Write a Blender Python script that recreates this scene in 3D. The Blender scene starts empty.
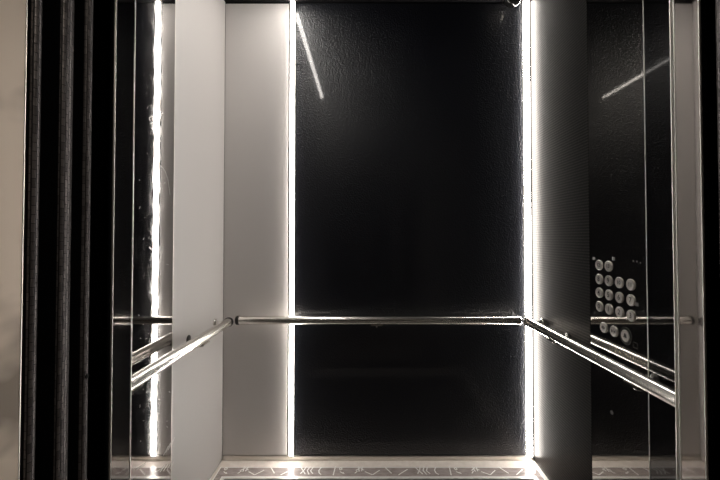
import bpy, bmesh, math, random
from mathutils import Vector, Matrix
random.seed(7)
PI = math.pi
S = bpy.context.scene
C = S.collection

# ------------------------------------------------------------------ measures
F = 380.0                       # focal length in pixels of the 720 px frame
PITCH = math.radians(1.1)
CAMZ = 1.413
L, R = -0.904, 1.067            # side walls of the car
BACK = 2.436                    # back wall
FRONT = 0.745                   # inside face of the front returns
CEIL = 2.938
JL, JR = -0.455, 0.611          # faces of the door jambs
RAILZ = 0.899
SPLIT = 1.795                   # joint between rear and middle side panels

def ray(px, py):
    dx = (px - 365) / F
    dy = -(py - (237 - F * math.tan(PITCH))) / F
    return Vector((dx, math.cos(PITCH) - dy * math.sin(PITCH), math.sin(PITCH) + dy * math.cos(PITCH)))
def on_x(px, py, X):
    d = ray(px, py); t = X / d.x
    return Vector((X, d.y * t, CAMZ + d.z * t))

# ------------------------------------------------------------------ materials
def newmat(name):
    m = bpy.data.materials.new(name); m.use_nodes = True
    nt = m.node_tree
    return m, nt, nt.nodes['Principled BSDF']
def N(nt, typ, **kw):
    n = nt.nodes.new(typ)
    for k, v in kw.items():
        if k in n.inputs: n.inputs[k].default_value = v
        else: setattr(n, k, v)
    return n
def coord(nt, scale=(1, 1, 1), rot=(0, 0, 0)):
    tc = N(nt, 'ShaderNodeTexCoord'); mp = N(nt, 'ShaderNodeMapping')
    mp.inputs['Scale'].default_value = scale; mp.inputs['Rotation'].default_value = rot
    nt.links.new(tc.outputs['Object'], mp.inputs['Vector'])
    return mp.outputs['Vector']
def noise(nt, vec, scale, detail=2, rough=.5):
    n = N(nt, 'ShaderNodeTexNoise'); n.inputs['Scale'].default_value = scale
    n.inputs['Detail'].default_value = detail; n.inputs['Roughness'].default_value = rough
    nt.links.new(vec, n.inputs['Vector']); return n.outputs['Fac']
def ramp(nt, fac, stops):
    r = N(nt, 'ShaderNodeValToRGB'); e = r.color_ramp.elements
    while len(e) < len(stops): e.new(.5)
    for el, (p, c) in zip(e, stops):
        el.position = p; el.color = (c, c, c, 1) if not hasattr(c, '__len__') else (*c, 1)
    nt.links.new(fac, r.inputs['Fac']); return r.outputs['Color']
def bump(nt, b, height, strength, dist, chain=None):
    n = N(nt, 'ShaderNodeBump'); n.inputs['Strength'].default_value = strength; n.inputs['Distance'].default_value = dist
    nt.links.new(height, n.inputs['Height'])
    if chain is not None: nt.links.new(chain, n.inputs['Normal'])
    nt.links.new(n.outputs['Normal'], b.inputs['Normal']); return n.outputs['Normal']
def simple(name, col, rough, metal=0.0, spec=.5, bs=0, bscale=60, bd=.001, stretch=(1, 1, 1), coat=0, coatr=.03):
    m, nt, b = newmat(name)
    b.inputs['Base Color'].default_value = (*col, 1); b.inputs['Roughness'].default_value = rough
    b.inputs['Metallic'].default_value = metal; b.inputs['Specular IOR Level'].default_value = spec
    b.inputs['Coat Weight'].default_value = coat; b.inputs['Coat Roughness'].default_value = coatr
    if bs: bump(nt, b, noise(nt, coord(nt, stretch), bscale, 3), bs, bd)
    return m
def emit(name, col, s):
    m, nt, b = newmat(name)
    b.inputs['Base Color'].default_value = (.9, .9, .88, 1)
    b.inputs['Emission Color'].default_value = (*col, 1); b.inputs['Emission Strength'].default_value = s
    return m

M = {}
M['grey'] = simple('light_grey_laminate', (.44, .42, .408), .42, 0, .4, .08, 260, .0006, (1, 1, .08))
M['grey_back'] = simple('light_grey_laminate_matt_lit', (.64, .612, .595), .58, 0, .2, .08, 260, .0006, (1, 1, .08))  # same grey as the side panel, paler to stand in for stronger light
def leather():
    m, nt, b = newmat('black_grained_laminate')
    b.inputs['Base Color'].default_value = (.005, .006, .0105, 1); b.inputs['Roughness'].default_value = .29
    b.inputs['Specular IOR Level'].default_value = .55
    b.inputs['Coat Weight'].default_value = .33; b.inputs['Coat Roughness'].default_value = .055
    v = coord(nt)
    vo = N(nt, 'ShaderNodeTexVoronoi', Scale=130.0, feature='SMOOTH_F1'); nt.links.new(v, vo.inputs['Vector'])
    bump(nt, b, vo.outputs['Distance'], .8, .0040)
    b.inputs['Coat IOR'].default_value = 1.5
    return m
M['leather'] = leather()
def linen():
    m, nt, b = newmat('black_woven_steel')
    b.inputs['Base Color'].default_value = (.040, .036, .032, 1); b.inputs['Metallic'].default_value = 1
    b.inputs['Roughness'].default_value = .30
    v = coord(nt)
    n1 = bump(nt, b, noise(nt, coord(nt, (1, 70, 260)), 1.0, 2), .35, .0016)
    w = N(nt, 'ShaderNodeTexWave', Scale=22.0, Distortion=.6); w.bands_direction = 'Z'
    nt.links.new(v, w.inputs['Vector'])
    mu = N(nt, 'ShaderNodeMath', operation='MULTIPLY'); nt.links.new(w.outputs['Fac'], mu.inputs[0]); nt.links.new(noise(nt, coord(nt, (1, 120, 60)), 1.0, 2, .7), mu.inputs[1])
    nt.links.new(ramp(nt, mu.outputs[0], [(.05, (.016, .0145, .013)), (.6, (.125, .113, .10))]), b.inputs['Base Color'])
    n2 = bump(nt, b, noise(nt, v, 170, 2), .35, .0010, n1)
    d = N(nt, 'ShaderNodeBsdfDiffuse'); d.inputs['Color'].default_value = (.008, .008, .0085, 1); nt.links.new(n2, d.inputs['Normal'])
    mx = N(nt, 'ShaderNodeMixShader'); mx.inputs['Fac'].default_value = .26
    nt.links.new(d.outputs[0], mx.inputs[1]); nt.links.new(b.outputs[0], mx.inputs[2])
    nt.links.new(mx.outputs[0], nt.nodes['Material Output'].inputs['Surface'])
    return m
M['linen'] = linen()
def mirror(name, col, r0, r1, scratches):
    m, nt, b = newmat(name)
    b.inputs['Base Color'].default_value = (*col, 1); b.inputs['Metallic'].default_value = 1
    v = coord(nt)
    if scratches:
        f = noise(nt, coord(nt, (1, 6, 5), (.5, 0, 0)), 3.2, 6, .7)
        c = ramp(nt, f, [(.38, r0), (.75, r1)])
        nt.links.new(c, b.inputs['Roughness'])
    else:
        b.inputs['Roughness'].default_value = r0
    return m
M['mirror'] = mirror('scratched_mirror_steel', (.33, .32, .315), .02, .085, True)
M['jamb'] = mirror('polished_jamb_steel', (.45, .43, .42), .03, .06, True)
M['panel_mirror'] = mirror('polished_dark_steel', (.62, .60, .57), .03, .05, False)
M['front_black'] = simple('black_gloss_panel', (.004, .004, .0045), .04, 0, 1.0, coat=1, coatr=.03)
M['chrome'] = simple('chrome', (.74, .72, .68), .14, 1)
M['tube'] = simple('satin_steel_tube', (.82, .79, .74), .25, 1)
M['steel'] = simple('satin_steel', (.62, .59, .55), .3, 1, bs=.05, bscale=200)
M['edge'] = simple('bright_steel_edge', (.90, .88, .83), .36, 1)
M['dark_steel'] = simple('dark_steel', (.05, .048, .046), .35, 1)
M['scratch'] = simple('scuffed_steel', (.75, .73, .70), .6, .2)
M['alu'] = simple('dark_aluminium_profile', (.10, .098, .09), .4, 1)
M['black'] = simple('black_matt', (.004, .004, .005), .6, 0, .2)
M['ceiling'] = simple('black_ceiling', (.012, .011, .012), .55, 0, .3)
M['rubber'] = simple('black_rubber', (.006, .006, .006), .7, 0, .2)
M['led'] = emit('led_diffuser', (1.0, .945, .88), 19.0)
M['led_ceiling'] = emit('led_diffuser_ceiling', (1.0, .945, .88), 26.0)
M['added_lamp'] = emit('added_lamp_diffuser', (1.0, .90, .76), 21.0)  # glow of the unseen lamp added on the landing
M['button'] = simple('brushed_button_steel', (.64, .61, .58), .38, 1, bs=.15, bscale=500, bd=.0006)
M['engrave'] = simple('dark_engraving', (.035, .032, .03), .6)
M['plate'] = simple('grey_plate', (.12, .115, .115), .5, .3)
M['dome'] = simple('smoked_dome', (.02, .02, .02), .04, 0, .9)
M['hall_wall'] = simple('hall_wall', (.5, .45, .4), .8)
M['hall_floor'] = simple('hall_floor', (.25, .22, .2), .6)
def stone():
    m, nt, b = newmat('polished_tan_stone')
    c = ramp(nt, noise(nt, coord(nt), 22, 5, .6), [(.3, (.74, .66, .60)), (.7, (.88, .81, .75))])
    nt.links.new(c, b.inputs['Base Color']); b.inputs['Roughness'].default_value = .5
    return m
M['stone'] = stone()
def inlay():
    m, nt, b = newmat('rose_grey_inlay')
    c = ramp(nt, noise(nt, coord(nt, (.6, 2, 1)), 26, 4, .6), [(.3, (.27, .23, .215)), (.7, (.52, .45, .425))])
    nt.links.new(c, b.inputs['Base Color']); b.inputs['Roughness'].default_value = .22
    return m
M['inlay'] = inlay()
M['vein'] = simple('white_vein', (.95, .93, .9), .3)
M['floor_line'] = simple('white_metal_line', (.93, .91, .88), .35, .25)
M['dark_floor'] = simple('dark_floor', (.06, .058, .055), .3, 0, .5, .1, 80)
def hall_steel():
    m, nt, b = newmat('beige_brushed_steel')
    c = ramp(nt, noise(nt, coord(nt, (1, 3, 5)), 1.6, 3, .55), [(.42, (.27, .22, .18)), (.58, (.72, .61, .51))])  # soft reflections of the brushed steel painted as paler and darker bands
    nt.links.new(c, b.inputs['Base Color']); b.inputs['Metallic'].default_value = .35; b.inputs['Roughness'].default_value = .45
    bump(nt, b, noise(nt, coord(nt, (1, .3, 20)), 30, 2), .08, .001)
    return m
M['hall_steel'] = hall_steel()
def bricks():
    m, nt, b = newmat('brick_embossed_steel')
    tc = N(nt, 'ShaderNodeTexCoord'); sp = N(nt, 'ShaderNodeSeparateXYZ'); cb = N(nt, 'ShaderNodeCombineXYZ')
    nt.links.new(tc.outputs['Object'], sp.inputs[0])
    nt.links.new(sp.outputs['Z'], cb.inputs['X']); nt.links.new(sp.outputs['Y'], cb.inputs['Y'])
    br = N(nt, 'ShaderNodeTexBrick', Scale=1.0)
    br.inputs['Brick Width'].default_value = .0125; br.inputs['Row Height'].default_value = .0050
    br.inputs['Mortar Size'].default_value = .0006; br.inputs['Mortar Smooth'].default_value = .6
    br.inputs['Color1'].default_value = (.22, .20, .20, 1); br.inputs['Color2'].default_value = (.12, .11, .112, 1)
    br.inputs['Mortar'].default_value = (.03, .028, .03, 1)
    nt.links.new(cb.outputs[0], br.inputs['Vector'])
    nt.links.new(br.outputs['Color'], b.inputs['Base Color'])
    b.inputs['Metallic'].default_value = .6; b.inputs['Roughness'].default_value = .4
    inv = N(nt, 'ShaderNodeMath', operation='SUBTRACT'); inv.inputs[0].default_value = 1
    nt.links.new(br.outputs['Fac'], inv.inputs[1])
    n1 = bump(nt, b, inv.outputs[0], .7, .003)
    bump(nt, b, noise(nt, tc.outputs['Object'], 160, 2), .4, .002, n1)
    return m
M['bricks'] = bricks()

# ------------------------------------------------------------------ builders
def box(bm, x0, x1, y0, y1, z0, z1, bev=0, seg=2):
    vs = [bm.verts.new((x, y, z)) for x in (x0, x1) for y in (y0, y1) for z in (z0, z1)]
    fs = [bm.faces.new([vs[i] for i in q]) for q in ((0, 1, 3, 2), (4, 6, 7, 5), (0, 4, 5, 1), (2, 3, 7, 6), (0, 2, 6, 4), (1, 5, 7, 3))]
    if bev:
        es = list({e for f in fs for e in f.edges})
        bmesh.ops.bevel(bm, geom=es, offset=bev, segments=seg, affect='EDGES', profile=.5)
    return bm
def sweep(bm, prof, path_a, path_b, U, V, mi=0):
    """closed 2-D profile (in U, V) extruded from a to b"""
    ra = [bm.verts.new(Vector(path_a) + U * u + V * v) for u, v in prof]
    rb = [bm.verts.new(Vector(path_b) + U * u + V * v) for u, v in prof]
    n = len(prof)
    for i in range(n):
        bm.faces.new((ra[i], ra[(i + 1) % n], rb[(i + 1) % n], rb[i])).material_index = mi
    bm.faces.new(ra[::-1]); bm.faces.new(rb)
def frame_of(d):
    d = Vector(d).normalized()
    a = Vector((0, 0, 1)) if abs(d.z) < .9 else Vector((0, 1, 0))
    u = d.cross(a).normalized(); return u, d.cross(u).normalized(), d
def tube(bm, pts, r, n=24):
    rings = []
    for i, p in enumerate(pts):
        p = Vector(p)
        d = (Vector(pts[min(i + 1, len(pts) - 1)]) - Vector(pts[max(i - 1, 0)]))
        u, v, _ = frame_of(d)
        rings.append([bm.verts.new(p + r * (math.cos(2 * PI * k / n) * u + math.sin(2 * PI * k / n) * v)) for k in range(n)])
    for a, b in zip(rings, rings[1:]):
        for k in range(n): bm.faces.new((a[k], a[(k + 1) % n], b[(k + 1) % n], b[k]))
    bm.faces.new(rings[0][::-1]); bm.faces.new(rings[-1])
def lathe(bm, prof, origin, axis, n=32):
    """prof: list of (radius, height along axis)"""
    u, v, d = frame_of(axis); o = Vector(origin); rings = []
    for r, h in prof:
        if r < 1e-6: rings.append([bm.verts.new(o + d * h)])
        else: rings.append([bm.verts.new(o + d * h + r * (math.cos(2 * PI * k / n) * u + math.sin(2 * PI * k / n) * v)) for k in range(n)])
    for a, b in zip(rings, rings[1:]):
        for k in range(n):
            q = [a[k % len(a)], a[(k + 1) % len(a)], b[(k + 1) % len(b)], b[k % len(b)]]
            q = list(dict.fromkeys(q))
            if len(q) > 2: bm.faces.new(q)
    for rg, rev in ((rings[0], True), (rings[-1], False)):
        if len(rg) > 1: bm.faces.new(rg[::-1] if rev else rg)
def BM(): return bmesh.new()
def obj(name, bm, mats, parent=None, label=None, smooth=True, angle=40):
    bmesh.ops.recalc_face_normals(bm, faces=bm.faces)
    if smooth and len(bm.faces) <= 200 and any(f.calc_area() > .15 for f in bm.faces) and not name.startswith(('tube', 'diffuser', 'edge')): smooth = False   # large flat sheets stay flat
    if smooth:
        for f in bm.faces: f.smooth = True
        lim = math.radians(angle)
        for e in bm.edges:
            if len(e.link_faces) == 2 and e.calc_face_angle(0) > lim: e.smooth = False
    me = bpy.data.meshes.new(name); bm.to_mesh(me); bm.free()
    for m in (mats if isinstance(mats, (list, tuple)) else [mats]): me.materials.append(m)
    o = bpy.data.objects.new(name, me); C.objects.link(o)
    if parent is not None: attach(o, parent)
    if label: o['label'] = label
    return o
def world_loc(p):
    v = Vector(p.location)
    while p.parent is not None:
        p = p.parent; v = v + Vector(p.location)
    return v
def attach(o, p):
    o.parent = p
    q = p
    while q.parent is not None: q = q.parent
    o.matrix_parent_inverse = Matrix.Translation(-Vector(q.location)) if p is q else Matrix.Identity(4)
def thing(name, label, cat, loc, group=None):
    o = bpy.data.objects.new(name, None); C.objects.link(o)
    o.location = loc; o.empty_display_size = .1
    o['label'] = label; o['category'] = cat
    if group: o['group'] = group
    return o
def struct(o, label, cat):
    o['kind'] = 'structure'; o['label'] = label; o['category'] = cat
    return o

# ------------------------------------------------------------------ walls
wb = struct(obj('wall_back', box(BM(), L - .06, R + .06, BACK + .012, BACK + .06, 0, CEIL), M['black']),
            'back wall of the lift car, light grey on the left and black on the right', 'wall')
obj('grey_panel', box(BM(), L, -.4925, BACK, BACK + .011, .03, CEIL - .012, .0015), M['grey_back'], wb, 'light grey panel left of the thin vertical light')
obj('black_panel', box(BM(), -.447, 1.017, BACK, BACK + .011, .03, CEIL - .012, .0015), M['leather'], wb, 'black grained panel between the two vertical lights')
wl = struct(obj('wall_left', box(BM(), L - .06, L - .012, FRONT - .02, BACK + .011, 0, CEIL), M['black']),
            'left side wall of the lift car with a plain light grey rear panel', 'wall')
obj('grey_panel', box(BM(), L - .011, L, SPLIT + .001, BACK - .002, .004, CEIL - .004, .0015), M['grey'], wl, 'light grey panel')
wr = struct(obj('wall_right', box(BM(), R + .012, R + .06, FRONT - .02, BACK + .011, 0, CEIL), M['black']),
            'dark right side wall of the lift car behind the sloping handrail', 'wall')
CP0, CP1 = 1.443, 1.806
obj('woven_panel', box(BM(), R, R + .011, CP1 + .002, BACK - .002, .004, CEIL - .004, .0015), M['linen'], wr, 'dark woven-textured steel panel beside the corner light')
obj('gloss_panel', box(BM(), R, R + .011, FRONT + .003, CP0 - .004, .004, CEIL - .004, .0015), M['front_black'], wr, 'plain black gloss panel in front of the button panel')

# front wall: returns and transom as one shell
bm = BM()
box(bm, L, JL - .012, FRONT - .05, FRONT, 0, CEIL)
box(bm, JR + .012, R, FRONT - .05, FRONT, 0, CEIL)
box(bm, JL - .012, JR + .012, FRONT - .05, FRONT, 2.15, CEIL)
struct(obj('wall_front', bm, M['dark_steel']), 'dark steel front wall around the lift doorway', 'wall')

cl = struct(obj('ceiling', box(BM(), L - .06, R + .06, FRONT - .05, BACK + .06, CEIL, CEIL + .05), M['ceiling']),
            'black ceiling of the lift car', 'ceiling')

# ------------------------------------------------------------------ floor
fl = struct(obj('floor', box(BM(), L - .06, R + .06, FRONT - .06, BACK + .06, -.06, -.004), M['dark_floor']),
            'floor of the lift car, dark field framed by a pale patterned border', 'floor')
def ring(x0, x1, y0, y1, wx, wy, z0, z1):
    bm = BM()
    box(bm, x0, x1, y1 - wy, y1, z0, z1); box(bm, x0, x1, y0, y0 + wy, z0, z1)
    box(bm, x0, x0 + wx, y0 + wy, y1 - wy, z0, z1); box(bm, x1 - wx, x1, y0 + wy, y1 - wy, z0, z1)
    return bm
fx0, fx1, fy0, fy1 = L + .001, R - .001, FRONT + .02, BACK - .001
obj('stone_border', ring(fx0, fx1, fy0, fy1, .014, .072, -.004, 0), M['stone'], fl, 'pale stone border', smooth=False)
a = (fx0 + .014, fx1 - .014, fy0 + .072, fy1 - .072)
obj('steel_line', ring(*a, .008, .008, -.004, .0004), M['floor_line'], fl, 'bright outer steel line', smooth=False)
b_ = (a[0] + .008, a[1] - .008, a[2] + .008, a[3] - .008)
bm = ring(*b_, .036, .088, -.004, 0)
# white strokes set into the inlay, the same cluster again and again
def stroke(bm, pts, w):
    for (x0, y0), (x1, y1) in zip(pts, pts[1:]):
        d = Vector((x1 - x0, y1 - y0, 0)); n = Vector((-d.y, d.x, 0)).normalized() * w / 2
        p = [Vector((x0, y0, .0010)), Vector((x1, y1, .0010))]
        f = bm.faces.new([bm.verts.new(q) for q in (p[0] - n, p[1] - n, p[1] + n, p[0] + n)]); f.material_index = 1
motif = [  # strokes as (along, across) in metres inside a 0.70 m repeat, across 0 .. 0.056
    [(.02, .05), (.06, .012)], [(.10, .004), (.16, .035)],
    [(.205, .05), (.245, .008)], [(.215, .010), (.232, .030), (.240, .052)], [(.265, .052), (.252, .028), (.268, .006)], [(.285, .050), (.272, .026), (.290, .010)],
    [(.335, .048), (.322, .030), (.326, .014), (.340, .006)],
    [(.420, .054), (.412, .002)],
    [(.445, .040), (.455, .046), (.462, .036), (.452, .030), (.444, .040)], [(.450, .022), (.470, .012)], [(.468, .018), (.476, .010)],
    [(.540, .012), (.556, .026)], [(.545, .028), (.572, .044)], [(.560, .052), (.566, .022)], [(.575, .040), (.594, .030)], [(.585, .050), (.580, .024)],
    [(.600, .022), (.645, .004), (.690, .030)],
]
yb = b_[3] - .078
x = b_[0] - .42
while x < b_[1]:
    for s in motif:
        pts = [(x + u, yb + v * 1.75) for u, v in s]
        if all(b_[0] + .005 < p[0] < b_[1] - .005 for p in pts): stroke(bm, pts, .0072)
    x += .70
obj('patterned_inlay', bm, [M['inlay'], M['vein']], fl, 'rose grey inlay with white scribbled strokes', smooth=False)
c_ = (b_[0] + .036, b_[1] - .036, b_[2] + .088, b_[3] - .088)
obj('inner_steel_line', ring(*c_, .022, .022, -.004, .003), M['floor_line'], fl, 'bright inner steel line', smooth=False)

bm = BM(); box(bm, L + .002, R - .002, BACK - .009, BACK + .011, 0.001, .0295, .0015)
struct(obj('baseboard_back', bm, M['steel']), 'low grey steel skirting along the foot of the back wall', 'baseboard')
for nm, x0, x1, side in (('baseboard_left', L - .011, L + .006, 'light grey wall on the left'), ('baseboard_right', R - .006, R + .011, 'dark wall on the right')):
    bm = BM(); box(bm, x0 if 'left' in nm else R - .006, x1 if 'left' in nm else R - .0005, FRONT + .02, BACK - .0105, .001, .0035)
    struct(obj(nm, bm, M['edge']), 'thin bright steel strip at the foot of the ' + side, 'baseboard')

# ------------------------------------------------------------------ mirror panel on the left wall
mp = thing('mirror_panel', 'scratched mirror-polished steel panel in front of the light grey wall panel', 'mirror panel', (L, 1.28, 0.004))
obj('steel_sheet', box(BM(), L - .011, L, FRONT + .003, SPLIT - .004, .004, CEIL - .004, .0012), M['mirror'], mp)
obj('edge_strip', box(BM(), L - .011, L + .0008, SPLIT - .0035, SPLIT, .004, CEIL - .004), M['steel'], mp, 'thin steel edge strip')

# worn strokes on that panel
def wall_stroke(bm, pts, w, X, n):
    for a, b in zip(pts, pts[1:]):
        a, b = Vector(a), Vector(b); d = (b - a); q = Vector((0, -d.z, d.y)).normalized() * w / 2
        off = Vector((n * .0004, 0, 0))
        bm.faces.new([bm.verts.new(v + off) for v in (a - q, b - q, b + q, a + q)])
bm = BM(); rs = random.Random(4)
def px_stroke(pxs, w=.003): wall_stroke(bm, [on_x(x, y, L) for x, y in pxs], w, L, 1)
for k in range(4): px_stroke([(163 + 2.6 * k, 452 - 3 * k + 4), (168 + 2.2 * k, 446 - 3 * k)], .0034)
for k in range(4): px_stroke([(160 + 3.4 * k, 472 - k), (165 + 2.8 * k, 465 - k)], .0034)
px_stroke([(152, 116), (149, 118), (150, 121)]); px_stroke([(155, 113), (158, 115), (163, 113)]); px_stroke([(150, 124), (154, 121)])
px_stroke([(160, 165), (165, 171), (168, 180), (170, 195)], .002); px_stroke([(149, 247), (152, 250)], .006); px_stroke([(136, 470), (146, 463)], .0034)
for k in range(46):
    x = rs.uniform(136, 171); y = rs.choice([rs.uniform(190, 455), rs.uniform(70, 455)]); a = rs.uniform(0, PI); l = rs.uniform(.6, 2.6)
    px_stroke([(x, y), (x + l * math.cos(a), y + l * math.sin(a) * 1.3)], rs.uniform(.0010, .0024))
obj('scratch_marks', bm, M['scratch'], mp, 'pale scratches and scuffs', smooth=False)['kind'] = 'stuff'

# ------------------------------------------------------------------ lights
def half_round(w, h, n=14):
    return [(-w / 2 * math.cos(PI * k / n), h * math.sin(PI * k / n)) for k in range(n + 1)]
def led(label, a, b, U, V, w, hw, h=.0095, mat='led'):
    a, b = Vector(a), Vector(b); U, V = Vector(U), Vector(V)
    t = thing('light_strip', label, 'light strip', a, 'white light strips of the lift car')
    bm = BM(); sweep(bm, [(-hw / 2, -.010), (hw / 2, -.010), (hw / 2, .0015), (-hw / 2, .0015)], a, b, U, V)
    obj('channel', bm, M['alu'], t, 'slim metal channel', smooth=False)
    bm = BM(); sweep(bm, [(u, v + .0016) for u, v in half_round(w, h)], a, b, U, V)
    obj('diffuser', bm, M[mat], t, 'glowing white diffuser')
    if mat == 'led_ceiling':
        bm = BM(); box(bm, a.x - .019, a.x + .019, b.y, b.y + .004, CEIL - .030, CEIL - .0005); obj('light_stop', bm, M['alu'], t, 'added dark plate that keeps strip light off the wall top', smooth=False)  # plate added to block the strip's light near the back wall
    return t
led('narrow vertical light strip between the grey and black panels', (-.468, BACK, .030), (-.468, BACK, CEIL - .001), (1, 0, 0), (0, -1, 0), .027, .044)
led('wide vertical light strip in the corner beside the dark woven panel', (1.042, BACK, .030), (1.042, BACK, CEIL - .001), (1, 0, 0), (0, -1, 0), .036, .046, .022)
led('light strip running along the black ceiling toward the doorway', (-.468, FRONT + .01, CEIL), (-.468, BACK - .07, CEIL), (1, 0, 0), (0, 0, -1), .031, .038, mat='led_ceiling')

# ------------------------------------------------------------------ handrails
RR = .0255
OFF = .080
def bracket(parent, p, out, along):
    """p: point on the rail axis; out: unit vector from rail to wall"""
    p, out, along = Vector(p), Vector(out), Vector(along)
    bm = BM()
    wallp = p + out * OFF
    # saddle under the tube
    sweep(bm, [(-.016, -RR - .006), (.016, -RR - .006), (.016, -RR + .001), (-.016, -RR + .001)], p - along * .036, p + along * .036, out, Vector((0, 0, 1)))
    # arm that leaves the saddle, turns and meets the wall
    q = [p + Vector((0, 0, -RR - .004)), p + Vector((0, 0, -RR - .016)) + out * .006, p + Vector((0, 0, -RR - .020)) + out * .025, p + Vector((0, 0, -RR - .014)) + out * .045, wallp + Vector((0, 0, -.010)) - out * .004]
    tube(bm, q, .0065, 14)
    br = obj('bracket', bm, M['chrome'], parent, 'small chrome bracket')
    bm = BM(); lathe(bm, [(0, 0), (.022, 0), (.022, -.004), (.018, -.006), (0, -.006)], wallp + Vector((0, 0, -.010)), out, 28)
    fp = obj('wall_flange', bm, M['dark_steel'], br)
def end_cap(parent, p, d, mat='chrome'):
    bm = BM(); lathe(bm, [(RR + .0006, -.014), (RR + .003, -.013), (RR + .003, .002), (RR - .004, .010), (.010, .014), (0, .014)], p, d, 28)
    obj('end_cap', bm, M[mat], parent, 'polished chrome end cap' if mat == 'chrome' else 'dark steel end cap')
def handrail(label, a, b, out, brs, posts=(), caps=('chrome', 'chrome'), drop=0):
    a, b = Vector(a), Vector(b); d = (b - a).normalized()
    t = thing('handrail', label, 'handrail', (a + b) / 2 - Vector((0, 0, RR)), 'round steel handrails of the lift car')
    bm = BM(); tube(bm, [a, b], RR, 40); obj('tube', bm, M['tube'], t)
    end_cap(t, a, -d, caps[0]); end_cap(t, b, d, caps[1])
    for s in brs: bracket(t, a + d * s, out, d)
    for s in posts:
        bm = BM(); p = a + d * s - Vector((0, 0, drop)); o = Vector(out)
        lathe(bm, [(.011, RR - .004), (.011, OFF - .010), (.020, OFF - .010), (.024, OFF - .006), (.024, OFF - .0005), (0, OFF - .0005)], p, o, 24)
        obj('wall_post', bm, M['chrome'], t, 'short chrome post to the wall')
    return t
xl, xr, yb2 = L + OFF, R - OFF, BACK - OFF
handrail('steel handrail along the grey and mirrored side wall', (xl, FRONT + .06, RAILZ), (xl, yb2 - .045, RAILZ), (-1, 0, 0), [.56, 1.15], [1.485], ('chrome', 'dark_steel'))
handrail('steel handrail along the back wall below the black panel middle', (xl + .036, yb2, RAILZ), (xr - .036, yb2, RAILZ), (0, 1, 0), [.86], [.02, 1.715], ('dark_steel', 'chrome'), .020)
handrail('steel handrail along the dark wall below the buttons', (xr, FRONT + .06, RAILZ), (xr, yb2 - .045, RAILZ), (1, 0, 0), [.60, 1.20], [1.485])

# ------------------------------------------------------------------ button panel
cop = thing('button_panel', 'full-height polished dark steel panel with round lift buttons', 'control panel', (R, (CP0 + CP1) / 2, .004))
obj('faceplate', box(BM(), R, R + .011, CP0, CP1, .004, CEIL - .004, .0012), M['panel_mirror'], cop)
obj('edge_strip', box(BM(), R - .0012, R + .011, CP0 - .0045, CP0 - .0005, .004, CEIL - .004), M['edge'], cop, 'bright edge strip')
def put_text(body, centre, size, parent, name):
    cu = bpy.data.curves.new(name, 'FONT'); cu.body = body; cu.size = size; cu.align_x = 'CENTER'; cu.align_y = 'CENTER'; cu.extrude = .0003; cu.offset = size * .012
    tmp = bpy.data.objects.new('tmp_text', cu); C.objects.link(tmp)
    bpy.context.view_layer.update()
    me = bpy.data.meshes.new_from_object(tmp.evaluated_get(bpy.context.evaluated_depsgraph_get()))
    C.objects.unlink(tmp); bpy.data.objects.remove(tmp); bpy.data.curves.remove(cu)
    rot = Matrix(((0, 0, -1, 0), (-1, 0, 0, 0), (0, 1, 0, 0), (0, 0, 0, 1)))
    me.transform(Matrix.Translation(centre) @ rot); me.materials.clear(); me.materials.append(M['engrave'])
    o = bpy.data.objects.new(name, me); C.objects.link(o); attach(o, parent); return o
BR = .0232
def button(y, z, r=BR):
    bm = BM(); lathe(bm, [(0, 0), (r, 0), (r, .003), (r - .0015, .0048), (r - .0045, .0048), (r - .0055, .0036), (0, .0036)], (R - .0001, y, z), (-1, 0, 0), 36)
    return obj('button', bm, M['button'], cop)
def flat_poly(bm, pts, y, z, x):
    """pts (right, up) seen from the car, laid on the button face"""
    f = [bm.verts.new((x, y - u, z + v)) for u, v in pts]
    g = [bm.verts.new((x - .0006, y - u, z + v)) for u, v in pts]
    n = len(pts)
    bm.faces.new(g)
    for i in range(n): bm.faces.new((f[i], f[(i + 1) % n], g[(i + 1) % n], g[i]))
ys = [on_x(px, 270, R).y for px in (599.25, 608.75, 619.25, 630.75)]
zs = [on_x(599.25, py, R).z for py in (265.0, 279.0, 292.6, 306.2)]
rows = [['12', '13'], ['8', '9', '10', '11'], ['4', '5', '6', '7'], ['0', '1', '2', '3']]
FX = R - .0040
for z, row in zip(zs, rows):
    for y, n in zip(ys, row):
        b = button(y, z)
        put_text(n, Vector((FX, y, z)), .030 if len(n) == 1 else .023, b, 'numeral')
p = on_x(604, 327.5, R); zb = p.z
b = button(p.y, zb); bm = BM()
flat_poly(bm, [(-.013, 0), (-.003, -.008), (-.003, .008)], p.y, zb, FX); flat_poly(bm, [(.013, 0), (.003, .008), (.003, -.008)], p.y, zb, FX)
flat_poly(bm, [(-.001, -.010), (.001, -.010), (.001, .010), (-.001, .010)], p.y, zb, FX)
obj('open_symbol', bm, M['engrave'], b, smooth=False)
p = on_x(614.25, 330.5, R)
b = button(p.y, zb); bm = BM()
flat_poly(bm, [(-.003, 0), (-.013, .008), (-.013, -.008)], p.y, zb, FX); flat_poly(bm, [(.003, 0), (.013, -.008), (.013, .008)], p.y, zb, FX)
flat_poly(bm, [(-.001, -.010), (.001, -.010), (.001, .010), (-.001, .010)], p.y, zb, FX)
obj('close_symbol', bm, M['engrave'], b, smooth=False)
p = on_x(626, 334, R)
b = button(p.y, zb, .0245); b['label'] = 'larger alarm button'; bm = BM()
bell = [(-.011, -.007), (.011, -.007), (.008, -.003), (.007, .005), (.003, .010), (-.003, .010), (-.007, .005), (-.008, -.003)]
flat_poly(bm, bell, p.y, zb, FX); flat_poly(bm, [(-.003, -.008), (0, -.011), (.003, -.008)], p.y, zb, FX)
obj('bell_symbol', bm, M['engrave'], b, smooth=False)
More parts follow.
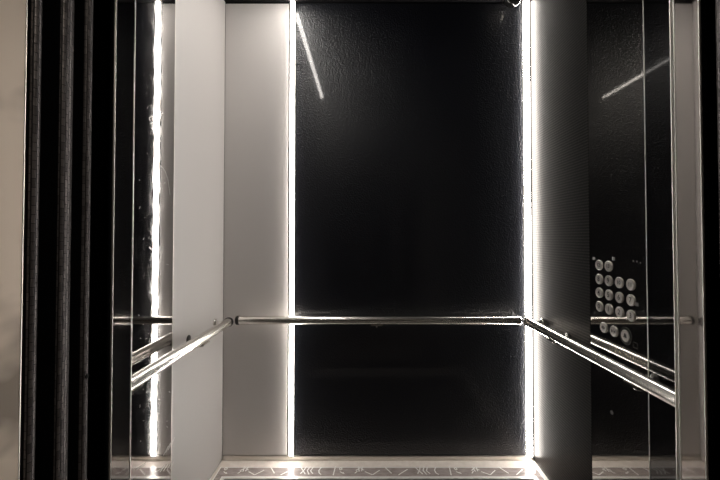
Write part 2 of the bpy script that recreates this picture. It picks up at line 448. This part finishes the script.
bm = BM(); lathe(bm, [(.028, 0), (.036, 0), (.036, .0012), (.028, .0012), (.028, 0)], (R, p.y, zb), (-1, 0, 0), 36)
obj('button_collar', bm, M['dark_steel'], b, 'dark ring around the alarm button')
for px, py in ((594, 258.5), (613.6, 258.8), (637, 304.5)):
    q = on_x(px, py, R); bm = BM(); box(bm, R - .0012, R, q.y - .009, q.y + .009, q.z - .007, q.z + .007, .0004)
    obj('label_plate', bm, M['plate'], cop, 'small grey plate')
q = on_x(635.5, 345.5, R); bm = BM()
for s in ((-.013, .013, .009, .012), (-.013, .013, -.012, -.009), (-.013, -.010, -.009, .009), (.010, .013, -.009, .009)):
    box(bm, R - .0008, R, q.y + s[0], q.y + s[1], q.z + s[2], q.z + s[3])
obj('outlined_square', bm, M['dark_steel'], cop)
for px, py in ((633.5, 261), (637, 261.5), (640.5, 263)):
    q = on_x(px, py, R); bm = BM(); lathe(bm, [(0, 0), (.0035, 0), (.0035, .001), (0, .001)], (R, q.y, q.z), (-1, 0, 0), 14)
    obj('indicator_dot', bm, M['plate'], cop)
q = on_x(612, 412.5, R); bm = BM()
lathe(bm, [(.005, 0), (.008, 0), (.008, .002), (.005, .002), (.005, 0)], (R, q.y, q.z), (-1, 0, 0), 24)
box(bm, R - .002, R, q.y - .0012, q.y + .0012, q.z - .005, q.z + .005)
obj('key_switch', bm, M['plate'], cop, 'small round key switch')

# ------------------------------------------------------------------ dome camera on the ceiling
dc = thing('dome_camera', 'small dark security camera dome under the ceiling near the corner light', 'camera', (.90, 2.29, CEIL))
bm = BM(); lathe(bm, [(0, 0), (.062, 0), (.062, .052), (.058, .062), (.050, .066), (.0, .066)], (.90, 2.29, CEIL), (0, 0, -1), 40)
obj('mount', bm, M['steel'], dc, 'steel ring mount')
bm = BM(); lathe(bm, [(.050, .0665)] + [(.050 * math.cos(PI / 2 * k / 10), .072 + .050 * math.sin(PI / 2 * k / 10)) for k in range(10)] + [(0, .122)], (.90, 2.29, CEIL), (0, 0, -1), 40)
obj('dome', bm, M['dome'], dc, 'dark glossy dome')

# ------------------------------------------------------------------ doorway: jambs, doors, landing frame
TOP = 2.15
def jamb(nm, x, s, y0, y1, label):
    """s = -1 left (solid lies to -x), +1 right"""
    bm = BM(); box(bm, min(x, x + s * .012), max(x, x + s * .012), y0, y1, 0, TOP)
    t = struct(obj(nm, bm, M['jamb'], smooth=False), label, 'door jamb')
    for y in (y0 + .001, y1):
        bm = BM(); tube(bm, [(x + s * .0015, y, 0), (x + s * .0015, y, TOP)], .0026, 12)
        obj('edge_bead', bm, M['edge'], t, 'bright rounded steel edge')
    return t
jamb('trim_1', JL, -1, .686, FRONT - .001, 'polished steel door jamb on the left of the lift doorway')
t2 = jamb('trim_2', JR, 1, .687, FRONT - .001, 'polished steel door jamb on the right of the lift doorway')
bm = BM(); tube(bm, [(JR + .0015, FRONT + .0075, 0), (JR + .0015, FRONT + .0075, TOP)], .0026, 12)
obj('edge_bead', bm, M['edge'], t2)
def door(nm, x, s, y0, y1, label, depth=.5):
    bm = BM(); x0 = x + s * .006
    box(bm, min(x0, x + s * depth), max(x0, x + s * depth), y0 + .001, y1 - .001, .006, TOP - .02, .002)
    t = struct(obj(nm, bm, M['black']), label, 'door')
    # bull-nosed embossed edge strip
    n = 8; w = (y1 - y0) / 2
    prof = [(-w * math.cos(PI * k / n), .006 * math.sin(PI * k / n)) for k in range(n + 1)]
    bm = BM(); sweep(bm, prof, (x0, (y0 + y1) / 2, .006), (x0, (y0 + y1) / 2, TOP - .02), Vector((0, 1, 0)), Vector((-s, 0, 0)))
    obj('edge_strip', bm, M['bricks'], t, 'embossed steel edge', angle=50)
    return t
door('door_1', JL, -1, .618, .634, 'open sliding car door with narrow embossed edge next to the polished jamb')
q = on_x(87.5, 376, JL + .0005); bm = BM(); lathe(bm, [(0, 0), (.0036, 0), (.0036, .0012), (0, .0012)], (JL + .0004, .626, q.z), (1, 0, 0), 20); obj('screw', bm, M['rubber'], bpy.data.objects['door_1'], 'small black screw')
door('door_2', JL, -1, .569, .594, 'open sliding door with the widest embossed edge, middle of the dark edges')
door('door_3', JL, -1, .519, .534, 'open landing door with dim embossed edge beside the beige frame')
door('door_4', JR, 1, .636, .660, 'open sliding car door at the right border of the view')
door('door_5', JR, 1, .570, .598, 'second open sliding door on the right, nearer the landing')
bm = BM(); box(bm, JL - .05, JL, .30, .506, 0, TOP, .002)
t = struct(obj('trim_3', bm, M['hall_steel']), 'beige brushed steel landing door frame left of the dark doors', 'door frame')
bm = BM(); box(bm, JL - .0005, JL + .0006, .5045, .506, 0, TOP); obj('edge_line', bm, M['steel'], t, 'thin bright edge')
bm = BM(); box(bm, JR, JR + .05, .30, .520, 0, TOP, .002)
struct(obj('trim_4', bm, M['hall_steel']), 'beige brushed steel landing door frame on the right', 'door frame')
bm = BM(); box(bm, JL - .05, JR + .05, .30, .506, TOP, TOP + .05)
struct(obj('trim_5', bm, M['hall_steel']), 'beige brushed steel head of the landing door frame', 'door frame')
# closing pieces of the shaft between landing and car
bm = BM()
box(bm, L - .06, JL - .51, .506, FRONT - .051, -.06, CEIL); box(bm, JR + .51, JR + .56, .506, FRONT - .051, -.06, CEIL)
box(bm, JL - .51, JR + .51, .51, FRONT - .051, TOP + .05, CEIL)
struct(obj('wall_shaft', bm, M['black']), 'black lining of the gap between landing and car', 'wall')
bm = BM(); box(bm, JL - .51, JR + .51, .50, FRONT + .018, -.06, 0)
struct(obj('trim_6', bm, M['dark_steel']), 'dark steel sill under the lift doors', 'door sill')

# landing behind the photographer
HX0, HX1, HY0, HY1, HZ = -1.9, 2.0, -1.7, .40, 2.75
bm = BM(); box(bm, HX0, HX1, HY0, .50, -.06, 0); struct(obj('floor_landing', bm, M['hall_floor']), 'floor of the landing', 'floor')
bm = BM(); box(bm, HX0, HX1, HY0, HY1, HZ, HZ + .05); struct(obj('ceiling_landing', bm, M['hall_wall']), 'ceiling of the landing', 'ceiling')
bm = BM()
box(bm, HX0, JL - .05, .34, .40, 0, HZ); box(bm, JR + .05, HX1, .34, .40, 0, HZ); box(bm, JL - .05, JR + .05, .34, .40, TOP + .05, HZ)
struct(obj('wall_landing_front', bm, M['hall_wall']), 'landing wall around the lift doorway', 'wall')
for nm, q in (('wall_landing_rear', (HX0, HX1, HY0 - .05, HY0)), ('wall_landing_left', (HX0 - .05, HX0, HY0, HY1)), ('wall_landing_right', (HX1, HX1 + .05, HY0, HY1))):
    bm = BM(); box(bm, *q, 0, HZ); struct(obj(nm, bm, M['dark_steel']), 'dark wall of the landing', 'wall')
t = thing('added_landing_light', 'unseen round ceiling lamp added behind the viewer to light the landing frame', 'added ceiling light', (.75, -.35, HZ))  # unseen, added to light the beige door frame
bm = BM(); lathe(bm, [(.13, 0), (.17, 0), (.17, .012), (.13, .016), (.13, 0)], (.75, -.35, HZ), (0, 0, -1), 40); obj('rim', bm, M['steel'], t)
bm = BM(); lathe(bm, [(0, .001), (.129, .001), (.129, .008), (0, .008)], (.75, -.35, HZ), (0, 0, -1), 40); obj('diffuser', bm, M['added_lamp'], t)

# ------------------------------------------------------------------ world, camera, colour management
w = bpy.data.worlds.new('World'); S.world = w; w.use_nodes = True
w.node_tree.nodes['Background'].inputs[0].default_value = (.01, .01, .01, 1)
w.node_tree.nodes['Background'].inputs[1].default_value = .1
cd = bpy.data.cameras.new('camera'); cam = bpy.data.objects.new('camera', cd); C.objects.link(cam)
cam.location = (0, 0, CAMZ); cam.rotation_euler = (PI / 2 + PITCH, 0, 0)
cd.sensor_width = 36; cd.lens = F / 720 * 36
cd.shift_x = -5 / 720; cd.shift_y = -(3 + F * math.tan(PITCH)) / 720
cd.clip_start = .02
S.camera = cam
S.view_settings.view_transform = 'Standard'; S.view_settings.look = 'None'
S.view_settings.gamma = 1; S.view_settings.use_curve_mapping = False
S.view_settings.exposure = 1.15
S.cycles.max_bounces = 14; S.cycles.glossy_bounces = 8; S.cycles.diffuse_bounces = 5
S.cycles.sample_clamp_indirect = 6
